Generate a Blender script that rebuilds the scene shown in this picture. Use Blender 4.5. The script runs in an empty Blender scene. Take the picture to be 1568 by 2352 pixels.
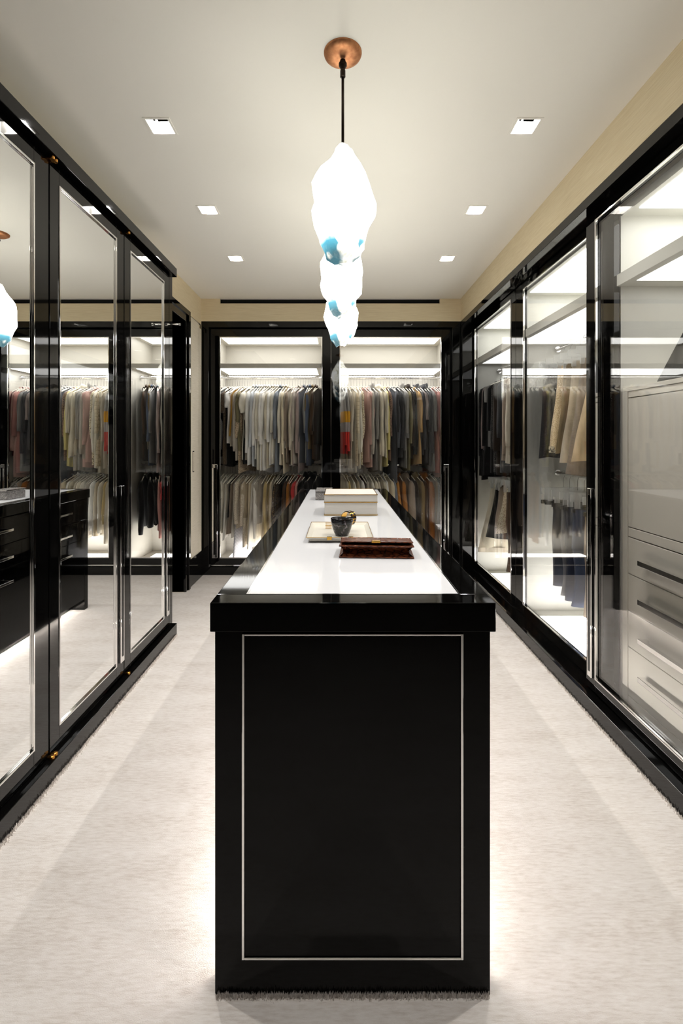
import bpy, bmesh, math, random
from mathutils import Vector, Matrix

# ------------------------------------------------------------------ camera, world, exposure
SC = bpy.context.scene
COL = SC.collection
F = 1100.0                                   # focal length in pixels of the 1568x2352 frame
CAM_Z = 1.32
cam_d = bpy.data.cameras.new('camera')
cam = bpy.data.objects.new('camera', cam_d)
COL.objects.link(cam)
cam.location = (0, 0, CAM_Z)
cam.rotation_euler = (math.pi / 2, 0, 0)
cam_d.sensor_fit = 'VERTICAL'
cam_d.sensor_height = 36.0
cam_d.lens = 36.0 * F / 2352.0
cam_d.shift_y = -164.0 / 2352.0
cam_d.shift_x = 5.0 / 2352.0
cam_d.clip_start = 0.02
SC.camera = cam

world = bpy.data.worlds.new('world')
SC.world = world
world.use_nodes = True
world.node_tree.nodes['Background'].inputs[0].default_value = (0.8, 0.85, 1.0, 1)
world.node_tree.nodes['Background'].inputs[1].default_value = 0.05

SC.view_settings.view_transform = 'Standard'
SC.view_settings.look = 'None'
SC.view_settings.gamma = 1.0
SC.view_settings.use_curve_mapping = False
SC.view_settings.exposure = 1.0
SC.cycles.use_denoising = True
SC.cycles.max_bounces = 14
SC.cycles.diffuse_bounces = 6
SC.cycles.glossy_bounces = 8
SC.cycles.transparent_max_bounces = 24
SC.cycles.caustics_reflective = False
SC.cycles.caustics_refractive = False

# light strengths, all tuned here
DOWNLIGHT_W = 35.0
PENDANT_E = 5.4
TOP_PANEL_E = 2.0
SHELF_PANEL_E = 2.9
SIDE_SHELF_E = 0.9
FLOOR_PANEL_E = 4.2
KICK_E = 62.0

# ------------------------------------------------------------------ helpers
def tag(o, label=None, cat=None, group=None, kind=None):
    if label: o['label'] = label
    if cat: o['category'] = cat
    if group: o['group'] = group
    if kind: o['kind'] = kind
    return o

def empty(name, loc, label=None, cat=None, group=None, rz=0.0, kind=None):
    o = bpy.data.objects.new(name, None)
    o.empty_display_size = 0.05
    o.location = loc
    o.rotation_euler = (0, 0, rz)
    COL.objects.link(o)
    return tag(o, label, cat, group, kind)

class MB:
    """collects shapes in world coordinates (or local ones when built on a turned parent)"""
    def __init__(self): self.b = bmesh.new()
    def box(self, x0, x1, y0, y1, z0, z1):
        vs = [self.b.verts.new(p) for p in ((x0,y0,z0),(x1,y0,z0),(x1,y1,z0),(x0,y1,z0),(x0,y0,z1),(x1,y0,z1),(x1,y1,z1),(x0,y1,z1))]
        for f in ((0,3,2,1),(4,5,6,7),(0,1,5,4),(1,2,6,5),(2,3,7,6),(3,0,4,7)):
            self.b.faces.new([vs[i] for i in f])
        return self
    def ring_x(self, x0, x1, y0, y1, z0, z1, wy0, wy1, wz0, wz1):
        """rectangular frame standing in a plane of constant x"""
        self.box(x0,x1,y0,y0+wy0,z0,z1); self.box(x0,x1,y1-wy1,y1,z0,z1)
        self.box(x0,x1,y0+wy0,y1-wy1,z0,z0+wz0); self.box(x0,x1,y0+wy0,y1-wy1,z1-wz1,z1)
        return self
    def ring_y(self, y0, y1, x0, x1, z0, z1, wx0, wx1, wz0, wz1):
        self.box(x0,x0+wx0,y0,y1,z0,z1); self.box(x1-wx1,x1,y0,y1,z0,z1)
        self.box(x0+wx0,x1-wx1,y0,y1,z0,z0+wz0); self.box(x0+wx0,x1-wx1,y0,y1,z1-wz1,z1)
        return self
    def ring_z(self, z0, z1, x0, x1, y0, y1, wx0, wx1, wy0, wy1):
        self.box(x0,x0+wx0,y0,y1,z0,z1); self.box(x1-wx1,x1,y0,y1,z0,z1)
        self.box(x0+wx0,x1-wx1,y0,y0+wy0,z0,z1); self.box(x0+wx0,x1-wx1,y1-wy1,y1,z0,z1)
        return self
    def tube(self, pts, r, seg=8, caps=True):
        pts = [Vector(p) for p in pts]
        rad = r if isinstance(r, (list, tuple)) else [r]*len(pts)
        rings, up = [], None
        for i, p in enumerate(pts):
            d = (pts[min(i+1,len(pts)-1)] - pts[max(i-1,0)]).normalized()
            if up is None:
                up = Vector((0,0,1)) if abs(d.z) < .9 else Vector((1,0,0))
            a = d.cross(up)
            if a.length < 1e-5: a = d.orthogonal()
            a.normalize(); c = a.cross(d).normalized(); up = c
            rings.append([self.b.verts.new(p + (a*math.cos(t)+c*math.sin(t))*rad[i]) for t in [2*math.pi*k/seg for k in range(seg)]])
        for r0, r1 in zip(rings, rings[1:]):
            for k in range(seg):
                self.b.faces.new((r0[k], r0[(k+1)%seg], r1[(k+1)%seg], r1[k]))
        if caps:
            self.b.faces.new(rings[0][::-1]); self.b.faces.new(rings[-1])
        return self
    def lathe(self, prof, c, seg=24, cap0=True, cap1=True):
        rings = [[self.b.verts.new((c[0]+r*math.cos(2*math.pi*k/seg), c[1]+r*math.sin(2*math.pi*k/seg), c[2]+z)) for k in range(seg)] for r, z in prof]
        for r0, r1 in zip(rings, rings[1:]):
            for k in range(seg):
                self.b.faces.new((r0[k], r0[(k+1)%seg], r1[(k+1)%seg], r1[k]))
        if cap0: self.b.faces.new(rings[0][::-1])
        if cap1: self.b.faces.new(rings[-1])
        return self
    def quad(self, *p):
        self.b.faces.new([self.b.verts.new(q) for q in p]); return self
    def prism_y(self, poly, y0, y1):
        a = [self.b.verts.new((x,y0,z)) for x,z in poly]; c = [self.b.verts.new((x,y1,z)) for x,z in poly]
        n = len(a)
        for k in range(n): self.b.faces.new((a[k],a[(k+1)%n],c[(k+1)%n],c[k]))
        self.b.faces.new(a[::-1]); self.b.faces.new(c)
        return self
    def grid(self, pts, nu, nv, close_u=False):
        vs = [self.b.verts.new(p) for p in pts]
        for j in range(nv-1):
            for i in range(nu if close_u else nu-1):
                self.b.faces.new((vs[j*nu+i], vs[j*nu+(i+1)%nu], vs[(j+1)*nu+(i+1)%nu], vs[(j+1)*nu+i]))
        return vs
    def build(self, name, mat, parent=None, bevel=0.0, smooth=False, seg=2):
        if parent is not None and parent.rotation_euler.z == 0:
            bmesh.ops.translate(self.b, verts=self.b.verts, vec=-world_loc(parent))
        bmesh.ops.recalc_face_normals(self.b, faces=self.b.faces)
        me = bpy.data.meshes.new(name)
        self.b.to_mesh(me); self.b.free()
        me.materials.append(mat)
        if smooth:
            me.polygons.foreach_set('use_smooth', [True]*len(me.polygons))
        o = bpy.data.objects.new(name, me)
        COL.objects.link(o)
        if parent is not None: o.parent = parent
        if bevel:
            m = o.modifiers.new('bevel', 'BEVEL'); m.width = bevel; m.segments = seg; m.limit_method = 'ANGLE'
        return o

def world_loc(o):
    v = Vector((0,0,0))
    while o is not None:
        v += o.location; o = o.parent
    return v

def link_copy(name, me, parent, loc=(0,0,0), rz=0.0):
    o = bpy.data.objects.new(name, me)
    o.location = loc; o.rotation_euler = (0,0,rz)
    COL.objects.link(o)
    if parent is not None: o.parent = parent
    return o

# ------------------------------------------------------------------ materials
def srgb(r, g, b):
    f = lambda c: (c/255/12.92) if c/255 <= .04045 else ((c/255+.055)/1.055)**2.4
    return (f(r), f(g), f(b), 1)

def mat(name, col, rough=.5, metal=0.0, spec=.5, emit=None, estr=0.0, coat=0.0):
    m = bpy.data.materials.new(name); m.use_nodes = True
    b = m.node_tree.nodes['Principled BSDF']
    b.inputs['Base Color'].default_value = col
    b.inputs['Roughness'].default_value = rough
    b.inputs['Metallic'].default_value = metal
    b.inputs['Specular IOR Level'].default_value = spec
    b.inputs['Coat Weight'].default_value = coat
    if emit:
        b.inputs['Emission Color'].default_value = emit
        b.inputs['Emission Strength'].default_value = estr
    return m

class NT:
    def __init__(self, m):
        self.t = m.node_tree; self.b = self.t.nodes['Principled BSDF']
        self.tc = self.t.nodes.new('ShaderNodeTexCoord')
    def n(self, kind, **kw):
        x = self.t.nodes.new('ShaderNode'+kind)
        for k, v in kw.items():
            if k in x.inputs: x.inputs[k].default_value = v
            else: setattr(x, k, v)
        return x
    def l(self, a, b): self.t.links.new(a, b)
    def mapping(self, scale, coord='Object', rot=(0,0,0)):
        mp = self.n('Mapping'); mp.inputs['Scale'].default_value = scale; mp.inputs['Rotation'].default_value = rot
        self.l(self.tc.outputs[coord], mp.inputs['Vector']); return mp.outputs[0]
    def ramp(self, fac, stops, interp='LINEAR'):
        r = self.n('ValToRGB'); r.color_ramp.interpolation = interp
        while len(r.color_ramp.elements) < len(stops): r.color_ramp.elements.new(.5)
        for e, (p, c) in zip(r.color_ramp.elements, stops): e.position = p; e.color = c
        self.l(fac, r.inputs[0]); return r.outputs[0]
    def bump(self, height, strength, dist=.002):
        bp = self.n('Bump', Strength=strength, Distance=dist)
        self.l(height, bp.inputs['Height']); self.l(bp.outputs[0], self.b.inputs['Normal'])

LACQUER = mat('black_lacquer', (.0022,.0021,.002,1), .035, spec=.36)
ISLAND_LACQ = mat('deep_black_lacquer', (.0015,.0014,.0013,1), .04, spec=.13)
REFLECTOR = mat('satin_white_reflector', srgb(165,163,158), .5)
BLACK_MATTE = mat('black_matte', (.004,.004,.004,1), .7, spec=.2)
LAMP_BLACK = mat('lamp_baffle_black', (.0003,.0003,.0003,1), 1.0, spec=0.0)
CHROME = mat('polished_chrome', (.88,.87,.86,1), .06, 1.0)
MIRROR = mat('mirror_silver', (.93,.94,.935,1), .0, 1.0)
GOLD = mat('polished_gold', srgb(214,166,74), .18, 1.0)
BRASS = mat('aged_brass', srgb(176,124,58), .25, 1.0)
WHITE_LACQ = mat('white_lacquer', srgb(226,226,220), .28)
SIDE_INTERIOR = mat('pale_grey_lacquer', srgb(208,207,200), .35)
GREIGE = mat('greige_lacquer', srgb(214,209,198), .3)
WHITE_GLASS = mat('white_back_painted_glass', (.60,.60,.61,1), .06, spec=.16)
CEILING = mat('ceiling_paint', srgb(244,240,232), .9, spec=.2)
NAVY = mat('navy_carpet', srgb(14,18,34), 1.0, spec=.1)  # dark blue floor, colour deepened so room light leaves the hall dark
DARKWALL = mat('dark_hall_shade', srgb(10,10,12), .9, spec=.1)  # near-black colour puts the darkness of the unlit hall into its walls
CREAM_BOX = mat('cream_leatherette', srgb(208,203,195), .35)
INTERIOR = mat('soft_white_interior_paint', srgb(196,192,183), .4)
ACRYLIC = mat('clear_acrylic', (.95,.96,.96,1), .05)

def glass(name, tint=(.992,.993,.992,1), boost=1.0):
    m = bpy.data.materials.new(name); m.use_nodes = True
    t = m.node_tree; t.nodes.clear()
    out = t.nodes.new('ShaderNodeOutputMaterial')
    tr = t.nodes.new('ShaderNodeBsdfTransparent'); tr.inputs[0].default_value = tint
    gl = t.nodes.new('ShaderNodeBsdfGlossy'); gl.inputs['Roughness'].default_value = 0.0
    gl.inputs['Color'].default_value = (boost,boost,boost,1)
    mx = t.nodes.new('ShaderNodeMixShader')
    fr = t.nodes.new('ShaderNodeFresnel')
    ge = t.nodes.new('ShaderNodeNewGeometry')
    mm = t.nodes.new('ShaderNodeMapRange')
    mm.inputs['To Min'].default_value = 1.5; mm.inputs['To Max'].default_value = 1/1.5
    t.links.new(ge.outputs['Backfacing'], mm.inputs['Value'])
    t.links.new(mm.outputs[0], fr.inputs['IOR'])
    t.links.new(fr.outputs[0], mx.inputs[0]); t.links.new(tr.outputs[0], mx.inputs[1]); t.links.new(gl.outputs[0], mx.inputs[2])
    t.links.new(mx.outputs[0], out.inputs[0])
    return m
GLASS = glass('clear_glass')
ACRYLIC_CLEAR = glass('clear_acrylic_sheet', (.93,.94,.94,1))
_t = ACRYLIC_CLEAR.node_tree
_o = [x for x in _t.nodes if x.type == 'OUTPUT_MATERIAL'][0]
_m = _t.nodes.new('ShaderNodeMixShader'); _m.inputs[0].default_value = .42
_d = _t.nodes.new('ShaderNodeBsdfDiffuse'); _d.inputs[0].default_value = (.85,.85,.83,1)
_t.links.new(_o.inputs[0].links[0].from_socket, _m.inputs[1]); _t.links.new(_d.outputs[0], _m.inputs[2]); _t.links.new(_m.outputs[0], _o.inputs[0])

def emission(name, col, s):
    m = bpy.data.materials.new(name); m.use_nodes = True
    b = m.node_tree.nodes['Principled BSDF']
    b.inputs['Base Color'].default_value = (.8,.8,.8,1)
    b.inputs['Emission Color'].default_value = col; b.inputs['Emission Strength'].default_value = s
    return m
TOP_PANEL = emission('lit_panel_top', (1,.995,.975,1), TOP_PANEL_E)
SHELF_PANEL = emission('lit_panel_shelf', (1,.99,.965,1), SHELF_PANEL_E)
SIDE_SHELF_PANEL = emission('lit_panel_side_shelf', (1,.995,.975,1), SIDE_SHELF_E)
FLOOR_PANEL = emission('lit_panel_floor', (1,.97,.92,1), FLOOR_PANEL_E)
KICK_LED = emission('led_strip', (1,.95,.90,1), KICK_E)

# carpet: pale wool with fine flecks drawn out across the room
CARPET = mat('pale_wool_carpet', (.6,.57,.53,1), 1.0, spec=.05)
n = NT(CARPET)
a = n.n('TexNoise', Scale=1.0, Detail=6.0, Roughness=.65); n.l(n.mapping((26,150,1)), a.inputs['Vector'])
c = n.n('TexNoise', Scale=1.0, Detail=4.0, Roughness=.6); n.l(n.mapping((3,10,1)), c.inputs['Vector'])
mx = n.n('Mix', data_type='FLOAT'); mx.inputs[0].default_value = .35
n.l(a.outputs[0], mx.inputs[2]); n.l(c.outputs[0], mx.inputs[3])
n.l(n.ramp(mx.outputs[0], [(.30, srgb(190,179,169)), (.5, srgb(213,206,199)), (.68, srgb(225,220,215))]), n.b.inputs['Base Color'])
p = n.n('TexNoise', Scale=1.0, Detail=5.0, Roughness=.7); n.l(n.mapping((300,420,300)), p.inputs['Vector'])
n.bump(p.outputs[0], .7, .003)

# grasscloth: beige paper weave
GRASSCLOTH = mat('beige_grasscloth', (.6,.5,.36,1), .85, spec=.2)
n = NT(GRASSCLOTH)
a = n.n('TexNoise', Scale=1.0, Detail=3.0); n.l(n.mapping((9,9,620)), a.inputs['Vector'])
n.l(n.ramp(a.outputs[0], [(.3, srgb(214,196,162)), (.7, srgb(232,218,188))]), n.b.inputs['Base Color'])
n.bump(a.outputs[0], .3, .001)

LINEN = mat('cream_linen_wallcovering', (.7,.66,.58,1), .85, spec=.2)
n = NT(LINEN)
a = n.n('TexNoise', Scale=1.0, Detail=3.0); n.l(n.mapping((8,8,300)), a.inputs['Vector'])
n.l(n.ramp(a.outputs[0], [(.3, srgb(208,198,180)), (.7, srgb(226,217,202))]), n.b.inputs['Base Color'])

COPPER = mat('hammered_copper', srgb(186,122,86), .5, 1.0)
n = NT(COPPER)
a = n.n('TexNoise', Scale=60.0, Detail=6.0); n.l(n.tc.outputs['Object'], a.inputs['Vector'])
n.l(n.ramp(a.outputs[0], [(.3, srgb(172,114,80)), (.7, srgb(204,148,106))]), n.b.inputs['Base Color'])
n.bump(a.outputs[0], .2, .002)
BRONZE = mat('dark_bronze', srgb(46,36,28), .4, .8)

# crystal glass of the pendants: glowing white, cream at the crown, sea blue in the chipped foot
CRYSTAL = mat('glowing_chipped_glass', (.3,.3,.27,1), .12)
n = NT(CRYSTAL)
sep = n.n('SeparateXYZ'); n.l(n.tc.outputs['Object'], sep.inputs[0])
vo = n.n('TexVoronoi', Scale=26.0); n.l(n.tc.outputs['Object'], vo.inputs['Vector'])
nz = n.n('TexNoise', Scale=15.0, Detail=6.0, Roughness=.7, Distortion=1.6); n.l(n.tc.outputs['Object'], nz.inputs['Vector'])
veins = n.ramp(nz.outputs[0], [(.34, (.30,.28,.16,1)), (.46, (.88,.87,.74,1)), (.56, (1,1,.96,1)), (.8, (1,1,1,1))])
body_e = n.n('MapRange'); n.l(sep.outputs['Z'], body_e.inputs[0])          # brightest round the lamp in the middle
body_e.inputs[1].default_value = -.40; body_e.inputs[2].default_value = -.28; body_e.inputs[3].default_value = .10; body_e.inputs[4].default_value = 1.0
crown_e = n.n('MapRange'); n.l(sep.outputs['Z'], crown_e.inputs[0])
crown_e.inputs[1].default_value = .0; crown_e.inputs[2].default_value = -.075; crown_e.inputs[3].default_value = .05; crown_e.inputs[4].default_value = 1.0
mul = n.n('Math', operation='MULTIPLY'); n.l(body_e.outputs[0], mul.inputs[0]); n.l(crown_e.outputs[0], mul.inputs[1])
st = n.n('Math', operation='MULTIPLY'); n.l(mul.outputs[0], st.inputs[0]); st.inputs[1].default_value = PENDANT_E
n.l(st.outputs[0], n.b.inputs['Emission Strength'])
low = n.n('MapRange'); n.l(sep.outputs['Z'], low.inputs[0])
low.inputs[1].default_value = -.315; low.inputs[2].default_value = -.36; low.inputs[3].default_value = 0; low.inputs[4].default_value = 1
nb = n.n('TexNoise', Scale=9.0, Detail=2.0); n.l(n.tc.outputs['Object'], nb.inputs['Vector'])
nbr = n.ramp(nb.outputs[0], [(.44, (0,0,0,1)), (.50, (1,1,1,1))])
mb = n.n('Math', operation='MULTIPLY'); n.l(low.outputs[0], mb.inputs[0]); n.l(nbr, mb.inputs[1])
mc = n.n('Mix', data_type='RGBA'); n.l(mb.outputs[0], mc.inputs[0]); n.l(veins, mc.inputs[6]); mc.inputs[7].default_value = (.03,.15,.20,1)
n.l(mc.outputs[2], n.b.inputs['Emission Color'])

MARBLE = mat('grey_veined_marble', (.4,.4,.4,1), .2)
n = NT(MARBLE)
a = n.n('TexNoise', Scale=22.0, Detail=8.0, Roughness=.65, Distortion=2.2); n.l(n.tc.outputs['Object'], a.inputs['Vector'])
n.l(n.ramp(a.outputs[0], [(.3, srgb(64,64,66)), (.45, srgb(150,146,142)), (.52, srgb(96,92,92)), (.7, srgb(190,184,178))]), n.b.inputs['Base Color'])
BLACK_MARBLE = mat('black_marbled_resin', (.05,.05,.05,1), .18)
n = NT(BLACK_MARBLE)
a = n.n('TexNoise', Scale=34.0, Detail=5.0, Distortion=2.5); n.l(n.tc.outputs['Object'], a.inputs['Vector'])
n.l(n.ramp(a.outputs[0], [(.44, srgb(26,27,28)), (.55, srgb(46,45,47)), (.66, srgb(132,125,134))]), n.b.inputs['Base Color'])
CROC = mat('brown_crocodile_leather', (.1,.03,.015,1), .2)
n = NT(CROC)
v = n.n('TexVoronoi', feature='DISTANCE_TO_EDGE', Scale=1.0); n.l(n.mapping((42,60,60)), v.inputs['Vector'])
n.l(n.ramp(v.outputs[0], [(.0, srgb(40,18,10)), (.12, srgb(96,48,28)), (.5, srgb(124,68,40))]), n.b.inputs['Base Color'])
n.bump(n.ramp(v.outputs[0], [(0,(0,0,0,1)),(.2,(1,1,1,1))]), .6, .0015)
BLACK_LEATHER = mat('black_calf_leather', srgb(30,31,32), .3)
ENAMEL = mat('blue_black_enamel', srgb(18,24,44), .15)
TRAYMAT = mat('ivory_tray_lacquer', srgb(204,199,186), .25)

# ------------------------------------------------------------------ the room shell
CZ = 2.712                    # ceiling
XL, XR, YB, YF = -1.354, 1.19, 4.70, -1.6
HT = 2.49                     # top of all the black joinery
HB = 2.432                    # underside of its header

f = MB().box(-2.3, 2.1, YF-.1, 5.6, -.06, 0).build('floor', CARPET)
tag(f, 'pale oatmeal wool carpet covering the dressing room floor', 'floor', kind='structure')

# ceiling built around the square holes of the downlights
DL_Y = [2.12-.768*2, 2.12-.768, 2.12, 2.888, 3.657]
DL_X = [-.791, .823]
h = .0542
xs = sorted([-2.3, 2.1] + [x+s for x in DL_X for s in (-h,h)])
ys = sorted([YF-.1, 5.6] + [y+s for y in DL_Y for s in (-h,h)])
cb = MB()
for i in range(len(xs)-1):
    for j in range(len(ys)-1):
        cx, cy = (xs[i]+xs[i+1])/2, (ys[j]+ys[j+1])/2
        if any(abs(cx-x) < .01 for x in DL_X) and any(abs(cy-y) < .01 for y in DL_Y): continue
        cb.box(xs[i], xs[i+1], ys[j], ys[j+1], CZ, CZ+.04)
bmesh.ops.remove_doubles(cb.b, verts=cb.b.verts, dist=1e-5)
tag(cb.build('ceiling', CEILING), 'flat warm white ceiling with square recessed downlights', 'ceiling', kind='structure')

# left wall with the dark doorway beyond the mirrored wardrobe
DY0, DY1, DZ = 3.42, 4.17, 2.36
w = MB()
w.box(XL-.12, XL, YF-.1, DY0, 0, CZ); w.box(XL-.12, XL, DY1, YB+.9, 0, CZ); w.box(XL-.12, XL, DY0, DY1, DZ, CZ)
tag(w.build('wall_left', GRASSCLOTH), 'beige grasscloth wall around the dark doorway', 'wall', kind='structure')
w = MB()
w.box(XR, 2.1, YF-.1, YB, HT, CZ)
tag(w.build('wall_right', GRASSCLOTH), 'beige grasscloth band above the three door glass wardrobe', 'wall', kind='structure')
w = MB()
w.box(XL, XR, YB, YB+.06, HT, 2.666)
w.box(XL, -1.172, YB, YB+.06, 2.666, CZ); w.box(.987, XR, YB, YB+.06, 2.666, CZ)
wb = tag(w.build('wall_back', GRASSCLOTH), 'beige grasscloth band above the two door glass wardrobe', 'wall', kind='structure')
t = MB().box(-1.172, .987, YB+.028, YB+.06, 2.666, CZ).build('trim_1', BLACK_MATTE)
tag(t, 'long black air slot between ceiling and beige end wall', 'air slot', kind='structure')
w = MB(); w.box(-2.3, 2.1, YF-.1, YF, 0, CZ)
tag(w.build('wall_front', LACQUER), 'black lacquered wall behind the viewer', 'wall', kind='structure')
w = MB(); w.box(2.0, 2.1, YF, 5.6, 0, CZ); w.box(-2.3, 2.1, 5.5, 5.6, 0, CZ)
tag(w.build('wall_outer', DARKWALL), 'dark outer wall behind the wardrobes', 'wall', kind='structure')
b = MB().box(XL, XL+.018, DY1+.095, YB, 0, .25).build('baseboard_left', LACQUER, bevel=.002)
tag(b, 'tall black lacquered baseboard under the cream flush panel', 'baseboard', kind='structure')

# doorway
d = empty('door_1', (XL, (DY0+DY1)/2, 0), 'black cased doorway opening onto an unlit hall', 'doorway', kind='structure')
m = MB()
m.box(XL-.12, XL+.02, DY1, DY1+.05, 0, DZ+.06); m.box(XL-.12, XL+.02, DY0-.05, DY0, 0, DZ+.06); m.box(XL-.12, XL+.02, DY0-.05, DY1+.05, DZ, DZ+.06)
m.build('inner_casing', LACQUER, d, .002)
m = MB()
m.box(XL, XL+.032, DY1+.05, DY1+.095, 0, DZ+.105); m.box(XL, XL+.032, DY0-.095, DY0-.05, 0, DZ+.105); m.box(XL, XL+.032, DY0-.05, DY1+.05, DZ+.06, DZ+.105)
m.build('outer_casing', LACQUER, d, .002)
m = MB(); m.box(-2.3, XL-.12, 3.0, 4.6, -.0, .004); m.build('hall_floor', NAVY, d)
m = MB(); m.box(-2.3, -2.28, 3.0, 4.6, 0, CZ); m.box(-2.28, XL-.121, 2.98, 3.0, 0, CZ); m.box(-2.28, XL-.121, 4.6, 4.62, 0, CZ); m.build('hall_wall', DARKWALL, d)

# flush panel with linen covering on the left wall
p = empty('flush_panel', (XL, 4.48, .25), 'narrow cream linen covered flush cabinet door beside the dark doorway', 'cabinet door')
MB().ring_x(XL+.001, XL+.006, 4.325, 4.655, .25, 2.45, .008,.008,.008,.008).build('shadow_gap', BLACK_MATTE, p)
MB().box(XL+.001, XL+.014, 4.335, 4.565, .24, 2.44).build('panel', LINEN, p, .002)
MB().box(XL+.001, XL+.014, 4.573, 4.66, .25, 2.40).build('edge_panel', LINEN, p, .002)
MB().box(XL+.014, XL+.016, 4.375, 4.42, 1.03, 1.225).build('pull_recess', BLACK_MATTE, p)
MB().box(XL+.014, XL+.022, 4.378, 4.40, 1.04, 1.215).build('finger_pull', LINEN, p, .001)

# tufts of pile standing up against the black joinery
rnd = random.Random(5)
m = MB()
def tuft(x, y):
    hgt = rnd.uniform(.006,.013); a = rnd.uniform(0, 6.28); w_ = .0016
    lx, ly = rnd.uniform(-.004,.004), rnd.uniform(-.004,.004)
    p0 = (x+w_*math.cos(a), y+w_*math.sin(a), -.001); p1 = (x-w_*math.cos(a), y-w_*math.sin(a), -.001)
    m.b.faces.new([m.b.verts.new(q) for q in (p0, p1, (x+lx, y+ly, hgt))])
for k in range(2600): tuft(rnd.uniform(-.292,.355), 1.1395 - abs(rnd.gauss(0,.004)) - .001)
for k in range(4500): tuft(-1.106 + .001 + abs(rnd.gauss(0,.006)), rnd.uniform(1.2, 3.255))
for k in range(4500): tuft(1.20 - .001 - abs(rnd.gauss(0,.006)), rnd.uniform(1.4, 4.4))
me_ = m.build('carpet_pile', CARPET)
tag(me_, 'raised wool tufts where the pale carpet meets black plinths', 'carpet pile', kind='stuff')

# ------------------------------------------------------------------ recessed downlights
for yi, y in enumerate(DL_Y):
    for xi, x in enumerate(DL_X):
        side = 'mirrored' if xi == 0 else 'glass'
        nth = ['fifth', 'fourth', 'third', 'second', 'first'][yi]
        t = empty('downlight', (x, y, CZ), f'square white recessed downlight, {nth} from the air slot, nearer the {side} side wardrobe', 'ceiling light', 'square ceiling downlights')
        MB().ring_z(CZ-.003, CZ, x-.058, x+.058, y-.058, y+.058, .010,.010,.010,.010).build('trim', CEILING, t)
        rf = MB().ring_z(CZ, CZ+.056, x-.054, x+.054, y-.054, y+.054, .006,.006,.006,.006)
        rf.box(x-.054, x+.054, y-.054, y+.054, CZ+.056, CZ+.062); rf.build('reflector', REFLECTOR, t)
        MB().box(x-.010, x+.036, y-.024, y+.000, CZ+.020, CZ+.0558).build('lamp_bracket', LAMP_BLACK, t, .001)
        MB().box(x-.030, x-.020, y-.020, y-.004, CZ+.020, CZ+.0558).build('lamp_bracket', LAMP_BLACK, t, .001)
        l = bpy.data.lights.new('downlight_beam', 'SPOT'); l.shadow_soft_size = .014; l.energy = DOWNLIGHT_W; l.color = (1,.972,.945); l.spot_size = math.radians(88); l.spot_blend = 1.0
        lo = bpy.data.objects.new('downlight_beam', l); lo.location = (0, .022, .036); COL.objects.link(lo); lo.parent = t
        l = bpy.data.lights.new('downlight_glow', 'POINT'); l.shadow_soft_size = .008; l.energy = DOWNLIGHT_W*.06; l.color = (1,.985,.965)
        lo = bpy.data.objects.new('downlight_glow', l); lo.location = (0, .036, .038); COL.objects.link(lo); lo.parent = t

# ------------------------------------------------------------------ mirrored wardrobe
XM = -1.137
wd = empty('mirrored_wardrobe', (-1.25, 1.6, 0), 'tall black lacquered wardrobe with mirrored doors along the side wall', 'wardrobe')
MB().box(XL, XM-.024, YF, 3.262, 0, HT).build('carcass', LACQUER, wd)
MB().box(XM-.024, XM, 3.203, 3.262, .0, HT).build('end_stile', LACQUER, wd, .0015)
MB().box(XM-.024, -1.106, YF, 3.262, HB, HT).build('cornice', LACQUER, wd, .0015)
MB().box(XM-.024, -1.106, YF, 3.262, 0, .078).build('plinth', LACQUER, wd, .0015)
doors = [(1.222, 1.874, 1.30, 1.784, None, True, 1.87), (1.882, 2.528, 1.945, 2.443, (2.472, 2.512), True, 1.89), (2.536, 3.199, 2.606, 3.103, (3.135, 3.178), True, 2.545)]
for (y0, y1, m0, m1, hd, hinge, hy) in doors:
    z0, z1, zm0, zm1 = .092, 2.418, .165, 2.353
    d = MB().ring_x(XM-.022, XM, y0, y1, z0, z1, m0-y0, y1-m1, zm0-z0, z1-zm1).build('door', LACQUER, wd, .0012)
    MB().box(XM-.02, XM-.004, m0, m1, zm0, zm1).build('mirror', MIRROR, d)
    MB().ring_x(XM-.004, XM+.004, m0-.002, m1+.002, zm0-.002, zm1+.002, .009,.009,.009,.009).build('bead', CHROME, d, .0015)
    if hd:
        MB().box(XM, XM+.012, hd[0], hd[1], .168, 1.085).build('handle', CHROME, d, .003)
        MB().box(XM+.012, XM+.0135, hd[0]+.012, hd[1]-.012, .20, 1.05).build('handle_channel', LACQUER, d)
    for z in (2.4245, .085):
        hm = MB()
        for dx in (.016,):
            hm.lathe([(.004,-.0065),(.010,-.0065),(.010,.004),(.007,.0065)], (XM+dx, hy, z), 14)
        hm.box(XM-.004, XM+.02, hy-.006, hy+.006, z-.004, z+.001)
        hm.build('hinge', BRASS, d, smooth=False)
pg = empty('valet_peg', (XM, 3.16, 2.087), 'short clear valet peg sticking out near top of mirrored wardrobe edge', 'peg')
MB().tube([(XM+.006, 3.16, 2.087), (XM+.085, 3.16, 2.087)], .005, 10).build('peg', CHROME, pg, smooth=True)
MB().tube([(XM+.08, 3.16, 2.087), (XM+.092, 3.16, 2.087)], .009, 12).build('end_knob', CHROME, pg)
MB().tube([(XM+.0005, 3.16, 2.087), (XM+.007, 3.16, 2.087)], .011, 12).build('rose', CHROME, pg)

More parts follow.
